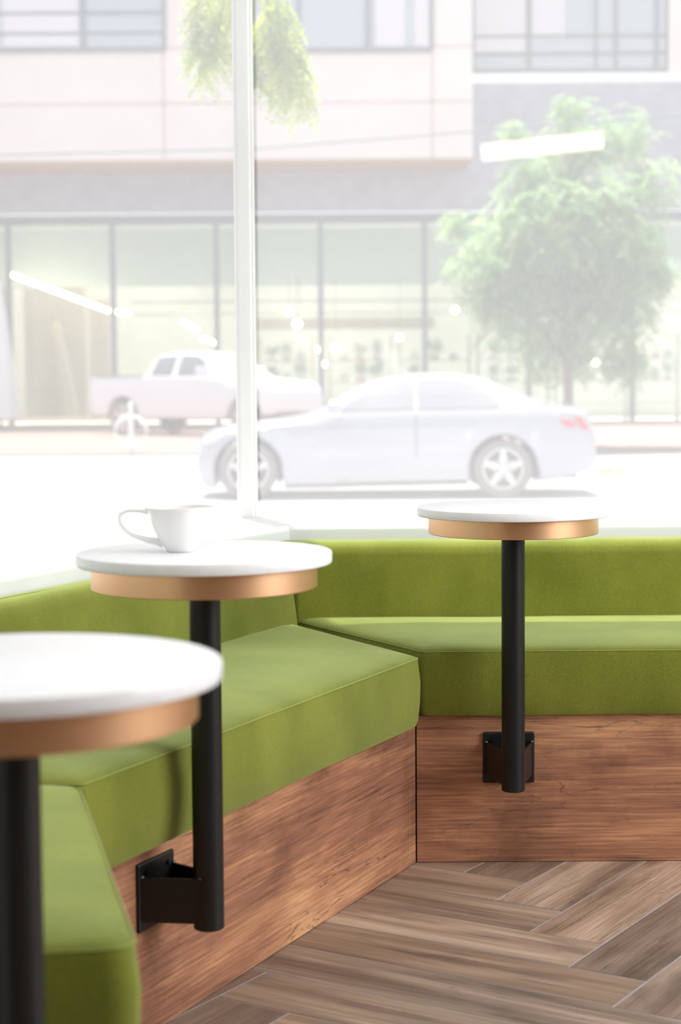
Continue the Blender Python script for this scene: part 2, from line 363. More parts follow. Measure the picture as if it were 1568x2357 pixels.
def backrest(parent, poly, z0, z1, dirv, leanamt=.03):
    prof = [(.012, z0), (.0, z0+.012), (-.002, z0+.06), (-.002, z1-.06), (.0, z1-.022), (.004, z1-.008), (.012, z1-.001), (.026, z1+.004), (.045, z1+.006)]
    fr = max((Vector(p).dot(-dirv) for p in poly)); bk = min((Vector(p).dot(-dirv) for p in poly))
    def lean(p, z):
        k = (p.dot(-dirv)-bk)/(fr-bk)          # 1 at the front
        return dirv*leanamt*max(0, min(1, k))*(z-z0)/(z1-z0)
    return cushion('backrest', poly, z0, z1, prof, VELVET, parent, lean, rad=.012)[0]
def panel(parent, p, q, z0=.0, z1=.302, label=None):
    p, q = Vector(p), Vector(q); d = q-p; L_ = d.length; o_bm = bmesh.new()
    bx(o_bm, (.0015, 0, z0+.001), (L_-.0015, .018, z1), bev=.0008, seg=1)
    o = obj('base_panel', o_bm, LAMINATE, parent); o.location = (p.x, p.y, 0); o.rotation_euler = (0, 0, math.atan2(d.y, d.x)); return o
C2 = Vector((-.379, 2.438)); E_ = Vector((-.214, 1.709)); CN = Vector((.148, 3.57))
def core(parent, pts, z1=.297):
    area_ = sum(pts[i][0]*pts[(i+1) % len(pts)][1]-pts[(i+1) % len(pts)][0]*pts[i][1] for i in range(len(pts)))
    if area_ < 0: pts = pts[::-1]
    bm = bmesh.new(); P = inset([Vector(p) for p in pts], .024)
    a_ = [bm.verts.new((p.x, p.y, .001)) for p in P]; b_ = [bm.verts.new((p.x, p.y, z1)) for p in P]
    for i in range(len(P)): bm.faces.new((a_[i], a_[(i+1) % len(P)], b_[(i+1) % len(P)], b_[i]))
    bm.faces.new(a_[::-1]); bm.faces.new(b_); obj('base_frame', bm, DARKGAP, parent)
# right bench
e = empty('upholstered_bench', (1.1, 3.8, 0)); be_r = e
tag(e, 'green velvet bench on the right, facing us below the wide window, with sharp backrest', 'bench')
RB = empty('x'); bpy.data.objects.remove(RB)
def rel(o, parent):
    return o
def fix_children(e):
    for ch in list(e.children):
        ch.location = Vector(ch.location)-Vector(e.location)
seat(e, [(.160, 3.553), (2.3, 3.553), (2.3, 4.06), (-.125, 4.06)])
backrest(e, [(-.100, 4.002), (2.3, 4.002), (2.3, 4.155), (-.175, 4.155)], .40, .604, Vector((0, 1)))
panel(e, CN, (2.3, 3.57)); core(e, [(.148, 3.57), (2.3, 3.57), (2.3, 4.1), (-.08, 4.1)]); fix_children(e)
# middle bench
e = empty('upholstered_bench', (-.35, 3.1, 0))
tag(e, 'green velvet bench running diagonally from the corner, carrying the table with the cup', 'bench')
mb = [off(0, 0), Vector((-.140, 4.02)), off(.50, 0)-Vector((.577, 1.233)), Vector((-.352, 2.396))]
seat(e, [tuple(p) for p in mb], z0=.296)
bf0 = off(.42, .325); bb0 = off(.530, .49)
backrest(e, [tuple(bf0), tuple(bb0), tuple(off(.530, -1.25)), tuple(off(.42, -1.20))], .40, .602, n.copy())
panel(e, C2, CN); core(e, [C2, CN, Vector((-.12, 4.08)), off(.52, -1.2)]); fix_children(e)
# left bench
e = empty('upholstered_bench', (-.55, 2.0, 0))
tag(e, 'green velvet bench end in the lower left foreground, blurred, with plain seat corner', 'bench')
d2 = Vector((.219, -.976)); n2 = Vector((-.976, -.219)); Q0 = Vector((-.355, 2.385))
seat(e, [tuple(Q0), (-.198, 1.694), (-.198-.5*.99, 1.694-.5*.11), tuple(Q0+n2*.5+Vector((-.012, .16)))], z0=.296, rad=.03)
backrest(e, [tuple(Q0+n2*.42-d2*.11), tuple(Q0+n2*.42+d2*.70), tuple(Q0+n2*.53+d2*.70), tuple(Q0+n2*.53-d2*.11)], .40, .602, n2.copy())
panel(e, E_, C2); panel(e, (-.70, 1.655), E_); core(e, [E_, C2, Q0+n2*.5+Vector((0, .13)), Vector((-.70, 1.655))]); fix_children(e)

# ------------------------------------------------------------------ cafe tables
def make_table(x, y, ang, gap, label):
    t = empty('cafe_table', (x, y, 0), ang); tag(t, label, 'table', 'round wall-hung tables along the bench')
    bm = bmesh.new(); R = .1863
    lathe(bm, [(0, .7125), (R-.002, .7125), (R-.0005, .7135), (R, .7155), (R, .7265), (R-.0008, .7288), (R-.003, .73), (0, .73)], 128); obj('tabletop', bm, QUARTZ, t, smooth=True)
    bm = bmesh.new(); r = .1645
    lathe(bm, [(0, .681), (r-.004, .681), (r-.0035, .678), (r-.001, .678), (r, .679), (r, .7125), (0, .7125)], 128); obj('apron_ring', bm, COPPER, t, smooth=True)
    bm = bmesh.new(); lathe(bm, [(0, .170), (.0212, .170), (.0227, .1715), (.0227, .681), (0, .681)], 48); obj('post', bm, BLACK, t, smooth=True)
    # bracket, local +y points to the panel
    pl = bmesh.new(); box(pl, (0, gap-.003, .216), (.104, .006, .104), bev=.003, seg=2); br = obj('mounting_plate', pl, BLACK, t)
    for s in (-1, 1):
        bm = bmesh.new(); a = Vector((s*.048, gap-.005)); b = Vector((s*.0215, .004)); wallbox(bm, a, b, .181, .248, .004, -s); obj('bracket_arm', bm, BLACK, t)
        for q in (a, b):
            bm = bmesh.new()
            bmesh.ops.create_icosphere(bm, subdivisions=2, radius=.0042, matrix=Matrix.Translation((q.x-s*.002, q.y-.002, .2485)) @ Matrix.Scale(.6, 4, (0, 0, 1)))
            obj('weld_bead', bm, WELD, t, smooth=True)
    for sx in (-1, 1):
        for z in (.252, .181):
            bm = bmesh.new(); bmesh.ops.create_cone(bm, cap_ends=True, segments=6, radius1=.0048, radius2=.0042, depth=.004, matrix=Matrix.Translation((sx*.032, gap-.0078, z)) @ Matrix.Rotation(math.pi/2, 4, 'X')); obj('bolt', bm, BLACK, t)
    return t
make_table(.335, 3.471, 0, .098, 'round white-topped table with a copper rim, the far one on the right, in sharp focus')
make_table(-.199, 2.602, math.atan2(u.x, -u.y)*-1 if 0 else math.atan2(n.y, n.x)-math.pi/2, .094, 'round white-topped table with a copper rim that carries the coffee cup')
make_table(-.293, 1.583, math.atan2(-.11, -.99)+math.pi, .104, 'round white-topped table with a copper rim, nearest and most blurred, cut by the left edge')
# ------------------------------------------------------------------ coffee cup
cup = empty('coffee_cup', (-.2320, 2.600, .7302), math.radians(4)); tag(cup, 'white ceramic coffee cup with a loop handle on a round table', 'cup')
bm = bmesh.new()
pr = [(0, .0), (.020, .0), (.0215, .0008), (.0225, .003), (.0265, .009), (.033, .018), (.0395, .030), (.0445, .043), (.0478, .055), (.0498, .0625), (.0506, .0645), (.0503, .0655), (.0492, .0648), (.0472, .0585), (.044, .045), (.038, .030), (.031, .018), (.022, .009), (0, .006)]
lathe(bm, pr, 72); obj('cup_body', bm, CERAMIC, cup, smooth=True)
bm = bmesh.new(); lathe(bm, [(0, .0440), (.0430, .0440), (.0436, .0452), (0, .0454)], 48); obj('coffee', bm, COFFEE, cup)
bm = bmesh.new(); hp = [(-.047, .0585), (-.060, .0615), (-.076, .0612), (-.0865, .0560), (-.0885, .0470), (-.0845, .0370), (-.0755, .0280), (-.0635, .0220), (-.050, .0180), (-.036, .0150), (-.026, .0120)]
hs = []
for i in range(len(hp)-1):
    for k in range(4):
        p0, p1, p2, p3 = [Vector(hp[max(0, min(len(hp)-1, i+q))]) for q in (-1, 0, 1, 2)]; t = k/4
        hs.append(.5*((2*p1)+(p2-p0)*t+(2*p0-5*p1+4*p2-p3)*t*t+(3*p1-p0-3*p2+p3)*t**3))
hs.append(Vector(hp[-1]))
rings = []
for k, p in enumerate(hs):
    d = (hs[min(k+1, len(hs)-1)]-hs[max(k-1, 0)]).normalized(); nn = Vector((-d.y, d.x)); fr = k/(len(hs)-1); th = .0033+.0028*abs(fr-.45)**2*4; wd = .0075
    rings.append([bm.verts.new((p.x+nn.x*th*math.cos(a), wd*math.sin(a), p.y+nn.y*th*math.cos(a))) for a in [2*math.pi*i/12 for i in range(12)]])
for a_, b_ in zip(rings, rings[1:]):
    for i in range(12): bm.faces.new((a_[i], a_[(i+1) % 12], b_[(i+1) % 12], b_[i]))
bm.faces.new(rings[0]); bm.faces.new(rings[-1]); obj('handle', bm, CERAMIC, cup, smooth=True)

# ------------------------------------------------------------------ room lamps (behind the camera, seen mirrored in the glass)
WARM = emis('warm_lamp', (1, .84, .66), 22)
def linear_lamp(p, q, r, label, loc_ceiling=True):
    t = empty('pendant_lamp', tuple((Vector(p)+Vector(q))/2)); tag(t, label, 'lamp')
    m = (Vector(p)+Vector(q))/2
    bm = bmesh.new(); tube(bm, [Vector(p)-m, Vector(q)-m], r, 12); obj('lamp_tube', bm, WARM, t)
    bm = bmesh.new()
    bm.free()
    for k in (p, q):
        bm = bmesh.new(); v = Vector(k)-m; tube(bm, [(v.x*.9, v.y*.9, v.z), (v.x*.9, v.y*.9, 3.0-m.z)], .003, 6); obj('cord', bm, BLACK, t)
linear_lamp((.98, -3.4, 2.50), (1.80, -3.4, 2.58), .06, 'warm linear lamp mirrored as a pale streak in the right window glass')

# ================================================================== outside
GZ = -.36
ASPH = noisy('asphalt', (.24, .24, .255), (.30, .30, .315), 2, .9)
PAVE = noisy('pavement', (.30, .31, .35), (.35, .36, .39), 1.5, .85)
BRICKP = noisy('brick_paving', (.22, .135, .115), (.28, .18, .155), 3, .9)
bm = bmesh.new(); bx(bm, (-60, -60, -.9), (60, 90, GZ)); struct('street', bm, ASPH)
bm = bmesh.new(); bx(bm, (-40, 4.75, GZ), (40, 17.2, -.20), bev=.03); struct('sidewalk', bm, PAVE)
bm = bmesh.new(); bx(bm, (-40, 31.6, GZ), (60, 52.0, GZ+.03)); struct('brick_sidewalk', bm, BRICKP)
# ---- building across the street
PANEL = noisy('pale_panel', (.82, .79, .78), (.86, .83, .82), 1, .7)
GBRICK = noisy('grey_brick', (.37, .41, .49), (.44, .48, .56), 2, .85)
SOFF = mat('soffit', (.62, .42, .28), .8)
JOINT = mat('joint', (.62, .50, .47), .9); FRAME = mat('steel_frame', (.16, .19, .22), .6)
BLUEGL = mat('window_glass', (.42, .50, .58), .08, 0, Specular_IOR_Level=.8)
PALEGL = mat('blind', (.72, .74, .82), .8)
STOREGL = pane_mat('store_glass', .10, .9, (.93, .98, .95), (.8, .9, .84), .05)
bld = empty('apartment_building', (0, 52, GZ)); tag(bld, 'pale panelled building with a glazed ground floor across the street', 'building')
YF, YB = 49.5, 52.1
def wbox(name, m, x0, x1, y0, y1, Ya, Yb, parent=bld, bev=0):
    a = at(x0, y1, Ya); b = at(x1, y0, Ya); bm = bmesh.new(); bx(bm, (a.x, Ya, a.z), (b.x, Yb, b.z), bev=bev)
    o = obj(name, bm, m, parent)
    if parent is not None: o.location = -Vector(parent.location)
    return o
wbox('upper_facade', PANEL, -900, 1087, -400, 378, YF, YB+4)
a = at(-900, 379, YF); b = at(1087, 379, YF)
bm = bmesh.new(); bx(bm, (a.x, YF+.02, a.z-.04), (b.x-.02, YB, a.z-.005)); o = obj('soffit', bm, SOFF, bld); o.location = -bld.location
wbox('brick_wall', GBRICK, -900, 3200, 175, 497, YB, YB+.4)
wbox('brick_wall', GBRICK, 1087, 3200, -400, 20, YB+.3, YB+.6)
bm = bmesh.new()
for y in (121, 248):
    p = at(-900, y, YF); q = at(1087, y, YF); bx(bm, (p.x, YF-.012, p.z-.03), (q.x, YF+.01, p.z+.03))
for x in (375, 995):
    p = at(x, 120, YF); bx(bm, (p.x-.03, YF-.012, at(0, 378, YF).z), (p.x+.03, YF+.01, p.z))
o = obj('panel_joint', bm, JOINT, bld); o.location = -bld.location
def win(x0, x1, y0, y1, Y, divs, rails=(), m=BLUEGL, blind=None):
    fo = empty('window', bld.location); fo.parent = bld; fo.matrix_parent_inverse = Matrix.Identity(4); fo.location = (0, 0, 0)
    a = at(x0, y1, Y); b = at(x1, y0, Y); bm = bmesh.new(); bx(bm, (a.x, Y-.03, a.z), (b.x, Y+.1, b.z)); o = obj('window_pane', bm, m, fo); o.location = -bld.location
    bm = bmesh.new(); t = .07
    bx(bm, (a.x-.05, Y-.1, a.z-.12), (b.x+.05, Y+.02, a.z)); bx(bm, (a.x-.06, Y-.08, a.z), (a.x+.02, Y+.02, b.z)); bx(bm, (b.x-.02, Y-.08, a.z), (b.x+.08, Y+.02, b.z))
    for d, wd in divs: p = at(d, y0, Y); bx(bm, (p.x-wd/2, Y-.09, a.z), (p.x+wd/2, Y+.02, b.z))
    for r_ in rails: p = at(x0, r_, Y); bx(bm, (a.x, Y-.07, p.z-.04), (b.x, Y+.02, p.z+.04))
    o = obj('window_frame', bm, FRAME, fo); o.location = -bld.location
    if blind:
        for (p0, p1, q0, q1) in blind:
            c = at(p0, q1, Y); d_ = at(p1, q0, Y); bm = bmesh.new(); bx(bm, (c.x, Y-.05, c.z), (d_.x, Y-.035, d_.z)); o = obj('window_blind', bm, PALEGL, fo); o.location = -bld.location
win(-120, 370, -300, 113, YF, ((185, .16),), (33, 80), blind=[(10, 178, -200, 108)])
win(575, 990, -300, 113, YF, ((685, .12), (845, .16)), blind=[(865, 930, -200, 108), (955, 985, -200, 108)])
win(1090, 1535, -100, 160, YB, ((1217, .12), (1372, .08), (1418, .10), (1512, .12)), (126, 85), blind=[(1095, 1210, -100, 120), (1225, 1300, -100, 90)])
wbox('wall_panel', PANEL, 1540, 1800, -400, 165, YB-.2, YB+.1)
# storefront
wbox('lintel', FRAME, -900, 3200, 495, 504, YB-.15, YB)
wbox('sill_plinth', FRAME, -900, 3200, 962, 985, YB-.12, YB+.1)
xs = [-460, -222, 18, 258, 497, 737, 977, 1217, 1457, 1697, 1937]
for x, x2 in zip(xs, xs[1:]):
    p = at(x, 504, YB); bm = bmesh.new(); bx(bm, (p.x-.07, YB-.12, GZ), (p.x+.07, YB+.06, p.z)); o = obj('mullion', bm, FRAME, bld); o.location = -bld.location
    a = at(x, 962, YB); b = at(x2, 504, YB); bm = bmesh.new(); bx(bm, (a.x+.07, YB-.03, a.z), (b.x-.07, YB-.01, b.z)); o = obj('store_glass', bm, STOREGL, bld); o.location = -bld.location
# store interior shell
STWALL = noisy('store_wall', (.50, .49, .45), (.66, .62, .55), .4, .8); STREFL = mat('store_reflection', (.68, .78, .72), .8)
STWOOD = noisy('store_wood', (.48, .36, .24), (.58, .46, .33), 1, .7, stretch=(3, 3, .3)); BEAM = mat('pale_beam', (.75, .68, .6), .7); DBEAM = mat('dark_beam', (.28, .27, .26), .7)
bm = bmesh.new(); X0, X1 = -26, 30
bx(bm, (X0, 58, GZ), (X1, 58.3, 6)); bx(bm, (X0, YB, GZ-.05), (X1, 58, GZ+.02)); o = obj('store_back_wall', bm, STWALL, bld); o.location = -bld.location
wbox('reflection_bulkhead', STREFL, -900, 3200, 506, 668, 53.6, 54.2)  # its pale green stands in for reflections in the upper glass
wbox('dark_beam', DBEAM, 300, 3200, 672, 697, 53.4, 53.8); wbox('pale_beam', BEAM, 290, 3200, 705, 722, 53.2, 53.5)
wbox('wood_panelling', STWOOD, 60, 195, 660, 960, 54.5, 54.7); wbox('wood_panelling', STWOOD, 208, 250, 690, 960, 54.5, 54.7); wbox('wood_panelling', STWOOD, -900, 12, 640, 960, 54.5, 54.7)
wbox('wood_panelling', STWOOD, 590, 1000, 730, 760, 54.5, 54.7)
# drape
TAN = mat('tan_cloth', (.78, .62, .42), .8); bm = bmesh.new()
p = [at(118, 740, 53.4), at(135, 740, 53.4), at(180, 960, 53.4), at(150, 960, 53.4)]
a_ = [bm.verts.new(q) for q in p]; b_ = [bm.verts.new(q+Vector((0, .25, 0))) for q in p]
for i in range(4): bm.faces.new((a_[i], a_[(i+1) % 4], b_[(i+1) % 4], b_[i]))
bm.faces.new(a_); bm.faces.new(b_[::-1]); tag(obj('drape', bm, TAN), 'tan drape hanging aslant behind the left shop glass', 'drape')
# shop lamps
SLAMP = emis('shop_lamp', (1, .80, .55), 14)
def shop_tube(p0, p1, Ya, Yb, r, label):
    bm = bmesh.new(); tube(bm, [at(*p0, Ya), at(*p1, Yb)], r, 10); tag(obj('linear_lamp', bm, SLAMP), label, 'lamp', 'tube lamps in the shop')
shop_tube((26, 632), (252, 716), 52.5, 53.1, .055, 'longest bright tube lamp slanting down behind the left shop glass')
shop_tube((268, 717), (298, 725), 52.6, 52.7, .05, 'short bright tube lamp just right of the long slanting one')
shop_tube((420, 740), (455, 760), 52.6, 52.8, .055, 'short tube lamp above the pickup cab roof')
shop_tube((462, 778), (496, 790), 52.6, 52.8, .045, 'dim short tube lamp close over the pickup roof by the post')
for (x, y, r_, lb) in ((665, 717, .10, 'glowing globe lamp, upper one of the three just right of the post'), (684, 746, .12, 'glowing globe lamp, middle and biggest of the three right of the post'), (690, 779, .08, 'glowing globe lamp, lowest of the three right of the post'),
                   (734, 805, .08, 'small white globe lamp beside the shop mullion above the car bonnet'), (745, 838, .08, 'small white globe lamp hanging lowest, above the car windscreen'), (773, 800, .13, 'large white globe lamp above the car windscreen'),
                   (1048, 714, .10, 'glowing globe lamp left of the street tree crown'), (920, 777, .08, 'glowing globe lamp above the car roof'), (1372, 834, .12, 'white globe lamp low behind the street tree')):
    p = at(x, y, 52.7); t = empty('globe_lamp', p); tag(t, lb, 'lamp', 'globe lamps in the shop')
    bm = bmesh.new(); bmesh.ops.create_icosphere(bm, subdivisions=2, radius=r_); obj('globe', bm, SLAMP, t, smooth=True)
    bm = bmesh.new(); tube(bm, [(0, 0, r_*.9), (0, 0, at(x, 640, 52.7).z-p.z)], .012, 6); obj('cord', bm, FRAME, t)
# shelves with goods and plants
GREENS = [mat('leaf_a', (.16, .34, .17), .6), mat('leaf_b', (.30, .46, .22), .6), mat('leaf_c', (.20, .38, .28), .6)]
POTS = [mat('pot_white', (.8, .8, .78), .6), mat('pot_clay', (.55, .3, .2), .7), mat('pot_grey', (.4, .42, .44), .6)]
def leaf(bm, p, d, l, wd, droop=.3):
    d = d.normalized(); s = d.cross(Vector((0, 0, 1)))
    if s.length < .05: s = Vector((1, 0, 0))
    s.normalize(); m_ = p+d*l*.5+Vector((0, 0, -droop*l*.15)); e_ = p+d*l+Vector((0, 0, -droop*l*.5))
    vs = [bm.verts.new(q) for q in (p, m_+s*wd, e_, m_-s*wd)]; bm.faces.new((vs[0], vs[1], vs[2])); bm.faces.new((vs[0], vs[2], vs[3]))
def plant(loc, h, sp, k, label):
    t = empty('potted_plant', loc); tag(t, label, 'plant', 'potted plants in the shop')
    ph = h*.3; pr_ = sp*.38; bm = bmesh.new(); lathe(bm, [(0, 0), (pr_*.75, 0), (pr_, ph), (pr_*.88, ph), (pr_*.8, ph*.85), (0, ph*.85)], 16); obj('pot', bm, POTS[k % 3], t, smooth=False)
    bm = bmesh.new()
    for i in range(70):
        a = random.uniform(0, 6.28); el = random.uniform(.1, 1.4); r0 = random.random(); st = Vector((math.cos(a)*sp*.4*r0, math.sin(a)*sp*.4*r0, ph+(h-ph)*random.uniform(.05, .8)))
        leaf(bm, st, Vector((math.cos(a)*math.cos(el), math.sin(a)*math.cos(el), math.sin(el))), sp*random.uniform(.4, .75), sp*.12)
    tube(bm, [(0, 0, ph*.8), (0, 0, h*.7)], .015, 5)
    obj('foliage', bm, GREENS[k % 3], t, recalc=False)
shx = [(600, 720), (760, 900), (920, 1080), (1100, 1260), (1280, 1440), (1455, 1560)]
SHW = mat('shelf_wood', (.38, .30, .24), .7)
words = ['just right of the corner post', 'above the car windscreen', 'above the middle of the car roof', 'above the rear of the car roof', 'below the street tree', 'at the right edge of the photo']
pk = 0
for si, (x0, x1) in enumerate(shx):
    a = at(x0, 960, 54.0); b = at(x1, 760, 54.0); t = empty('display_shelf', ((a.x+b.x)/2, 54.0, GZ+.02)); tag(t, 'open display shelf in the shop, '+words[si], 'shelf', 'display shelves in the shop')
    wx = (b.x-a.x)/2; H_ = 2.6; zs = [.5, 1.15, 1.8]
    for s_ in (-1, 1):
        bm = bmesh.new(); bx(bm, (s_*wx-.03, -.2, 0), (s_*wx+.03, .2, H_)); obj('upright', bm, SHW, t)
    for z in zs:
        bm = bmesh.new(); bx(bm, (-wx, -.2, z), (wx, .2, z+.04)); obj('shelf_board', bm, SHW, t)
    kinds = ['lowest board', 'middle board', 'top board']
    for zi, z in enumerate(zs):
        if zi == 0: continue
        for q in (-.55, 0, .55):
            lx = t.location.x+q*wx; base = t.location.z+z+.04
            if random.random() < .62:
                plant((lx, 53.95, base), random.uniform(.4, .58), random.uniform(.34, .5), pk, '%s plant, %s, shelf %s' % ('left' if q < 0 else 'centre' if q == 0 else 'right', kinds[zi], words[si]))
            else:
                bm = bmesh.new(); h_ = random.uniform(.22, .4); lathe(bm, [(0, 0), (.12, 0), (.15, h_*.4), (.13, h_*.7), (.06, h_*.85), (.07, h_), (0, h_)], 16)
                o = obj('vase', bm, POTS[pk % 3], None, smooth=True); o.location = (lx, 53.95, base); tag(o, '%s vase, %s, shelf %s' % ('left' if q < 0 else 'centre' if q == 0 else 'right', kinds[zi], words[si]), 'vase', 'vases in the shop')
            pk += 1
# rust armchair behind the glass
bm = bmesh.new(); p = at(702, 962, 53.0)
lathe(bm, [(0, 0), (.62, 0), (.66, .25), (.62, .6), (.48, .9), (.25, 1.08), (0, 1.13)], 24); o = obj('floor_cushion', bm, mat('rust_cloth', (.55, .22, .15), .9), None, smooth=True); o.location = (p.x, 53.0, GZ+.02)
tag(o, 'rounded rust-red floor cushion behind the shop glass above the car bonnet', 'cushion')

# unseen fill lights added to brighten the shop
for x in (-12, -6, 0, 6, 12):
    d = bpy.data.lights.new('shop_fill', 'AREA'); d.size = 3.5; d.energy = 150; d.color = (1, .92, .83); o = bpy.data.objects.new('shop_fill', d); C.objects.link(o); o.location = (x, 55.6, 5.2)
# ---- vehicles
SILVER = mat('silver_paint', (.52, .52, .57), .25, .35, Coat_Weight=.6)
WHITEP = mat('white_car_paint', (.74, .79, .88), .3, .1, Coat_Weight=.4)
CARGL = mat('car_glass', (.30, .30, .33), .1, 0, Specular_IOR_Level=.6, Coat_Weight=.4)
TYRE = mat('tyre', (.26, .22, .22), .85); RIM = mat('rim', (.72, .70, .70), .3, .6); ARCH = mat('arch_dark', (.2, .19, .2), .9)  # tyre and arch greys lifted to carry the haze around the wheels
TRGL = mat('truck_glass', (.16, .18, .2), .15, 0, Specular_IOR_Level=.4)
TAIL = mat('tail_light', (.85, .04, .05), .2, Coat_Weight=1.0); TRIMD = mat('dark_trim', (.08, .08, .09), .5); HEAD = mat('head_light', (.8, .82, .85), .1)
def lerp_tab(tab, x):
    if x <= tab[0][0]: return tab[0][1:]
    for p, q in zip(tab, tab[1:]):
        if x <= q[0]:
            t = (x-p[0])/(q[0]-p[0]); return tuple(a+(b-a)*t for a, b in zip(p[1:], q[1:]))
    return tab[-1][1:]
def body_loft(tab, name, m, parent, wheels, wr, nst=90):
    """tab rows: x, z_bottom, z_belt, z_top, half width, half width at top. wheels: list of x; wr arch radius, wheel z"""
    bm = bmesh.new(); rings = []
    x0, x1 = tab[0][0], tab[-1][0]
    for k in range(nst+1):
        x = x0+(x1-x0)*k/nst; zb, zl, zt, hw, ht = lerp_tab(tab, x)
        zb2 = zb
        for wx, r_, wz in wheels:
            if abs(x-wx) < r_: zb2 = max(zb2, wz+math.sqrt(r_*r_-(x-wx)**2))
        mid = zb+(zl-zb)*.45; mid = max(mid, zb2+.01); zl_ = max(zl, mid+.01)
        half = [(hw*.6, zb2), (hw*.95, zb2), (hw*.99, zb2+(mid-zb2)*.3), (hw, mid), (hw*.985, mid+(zl_-mid)*.6), (hw*.955, zl_-.01), (hw*.93, zl_+.012*(zt > zl_+.06)),
                (ht+(hw*.93-ht)*.5, zl_+(zt-zl_)*.5), (ht, zl_+(zt-zl_)*.88), (ht*.86, zt-(zt-zl_)*.02-.008), (ht*.5, zt)]
        ring = [(-y, z) for y, z in half]+[(y, z) for y, z in half[::-1]]
        rings.append([bm.verts.new((x, y, z)) for y, z in ring])
    for a_, b_ in zip(rings, rings[1:]):
        M_ = len(a_)
        for i in range(M_): bm.faces.new((a_[i], a_[(i+1) % M_], b_[(i+1) % M_], b_[i]))
    bm.faces.new(rings[0]); bm.faces.new(rings[-1][::-1])
    o = obj(name, bm, m, parent, smooth=True); return o
def side_y(tab, x, z):
    zb, zl, zt, hw, ht = lerp_tab(tab, x); mid = zb+(zl-zb)*.45
    half = [(hw*.95, zb), (hw, mid), (hw*.985, mid+(zl-mid)*.6), (hw*.955, zl-.01), (hw*.93, zl+.012), (ht+(hw*.93-ht)*.5, zl+(zt-zl)*.5), (ht, zl+(zt-zl)*.88), (ht*.86, zt)]
    for p, q in zip(half, half[1:]):
        if z <= q[1]: t = 0 if q[1] == p[1] else (z-p[1])/(q[1]-p[1]); return p[0]+(q[0]-p[0])*max(0, t)
    return half[-1][0]
def side_patch(tab, poly, name, m, parent, out=.012, th=.01, both=True):
    """polygon in (x,z), triangulated through a fine grid so that it follows the body side"""
    for s in ((-1, 1) if both else (-1,)):
        bm = bmesh.new(); vs = [bm.verts.new((x, 0, z)) for x, z in poly]; bm.faces.new(vs)
        xs_ = [x for x, z in poly]; zs_ = [z for x, z in poly]
        for k in range(1, 12):
            X = min(xs_)+(max(xs_)-min(xs_))*k/12; bmesh.ops.bisect_plane(bm, geom=bm.verts[:]+bm.edges[:]+bm.faces[:], plane_co=(X, 0, 0), plane_no=(1, 0, 0))
        for k in range(1, 6):
            Z = min(zs_)+(max(zs_)-min(zs_))*k/6; bmesh.ops.bisect_plane(bm, geom=bm.verts[:]+bm.edges[:]+bm.faces[:], plane_co=(0, 0, Z), plane_no=(0, 0, 1))
        for v in bm.verts: v.co.y = s*(side_y(tab, v.co.x, v.co.z)+out)
        r_ = bmesh.ops.extrude_face_region(bm, geom=bm.faces[:]); bmesh.ops.translate(bm, verts=[v for v in r_['geom'] if isinstance(v, bmesh.types.BMVert)], vec=(0, -s*th, 0))
        obj(name, bm, m, parent, smooth=False)
def wheel(parent, x, y, z, r_, s, spokes=5):
    w_ = empty('wheel'); w_.parent = parent; w_.location = (x, y, z)
    bm = bmesh.new(); pr_ = [(r_*.70, -.10), (r_*.93, -.105), (r_, -.08), (r_, .08), (r_*.93, .105), (r_*.70, .10), (r_*.70, -.10)]
    rings = [[bm.verts.new((a*math.cos(t), b, a*math.sin(t))) for a, b in pr_[:-1]] for t in [2*math.pi*i/40 for i in range(40)]]
    for i in range(40):
        a_, b_ = rings[i], rings[(i+1) % 40]
        for k in range(6): bm.faces.new((a_[k], a_[(k+1) % 6], b_[(k+1) % 6], b_[k]))
    obj('tyre', bm, TYRE, w_, smooth=True)
    bm = bmesh.new(); bmesh.ops.create_cone(bm, cap_ends=True, segments=40, radius1=r_*.7, radius2=r_*.7, depth=.06, matrix=Matrix.Rotation(math.pi/2, 4, 'X')); obj('brake_disc', bm, ARCH, w_)
    bm = bmesh.new(); N_ = 40; yy = s*.095
    ro, ri = r_*.74, r_*.63
    rg = [[bm.verts.new((q*math.cos(t), yy-s*dy, q*math.sin(t))) for q, dy in ((ro, .0), (ri, .0), (ri, .06), (ro, .06))] for t in [2*math.pi*i/N_ for i in range(N_)]]
    for i in range(N_):
        a_, b_ = rg[i], rg[(i+1) % N_]
        for k in range(4): bm.faces.new((a_[k], a_[(k+1) % 4], b_[(k+1) % 4], b_[k]))
    for i in range(spokes):
        t = 2*math.pi*i/spokes+math.pi/2; c_, s_ = math.cos(t), math.sin(t)
        vs = []
        for dy in (0, .035):
            for rad, hw in ((.02, r_*.17), (ri*1.03, r_*.085)):
                for sg in (-1, 1): vs.append(bm.verts.new((c_*rad-s_*hw*sg, yy-s*dy-s*.01, s_*rad+c_*hw*sg)))
        for q in ((0, 1, 3, 2), (4, 5, 7, 6), (0, 1, 5, 4), (2, 3, 7, 6), (0, 2, 6, 4), (1, 3, 7, 5)): bm.faces.new([vs[i_] for i_ in q])
    bmesh.ops.create_cone(bm, cap_ends=True, segments=20, radius1=r_*.2, radius2=r_*.17, depth=.05, matrix=Matrix.Translation((0, yy-s*.01, 0)) @ Matrix.Rotation(math.pi/2, 4, 'X'))
    obj('rim', bm, RIM, w_)
    return w_
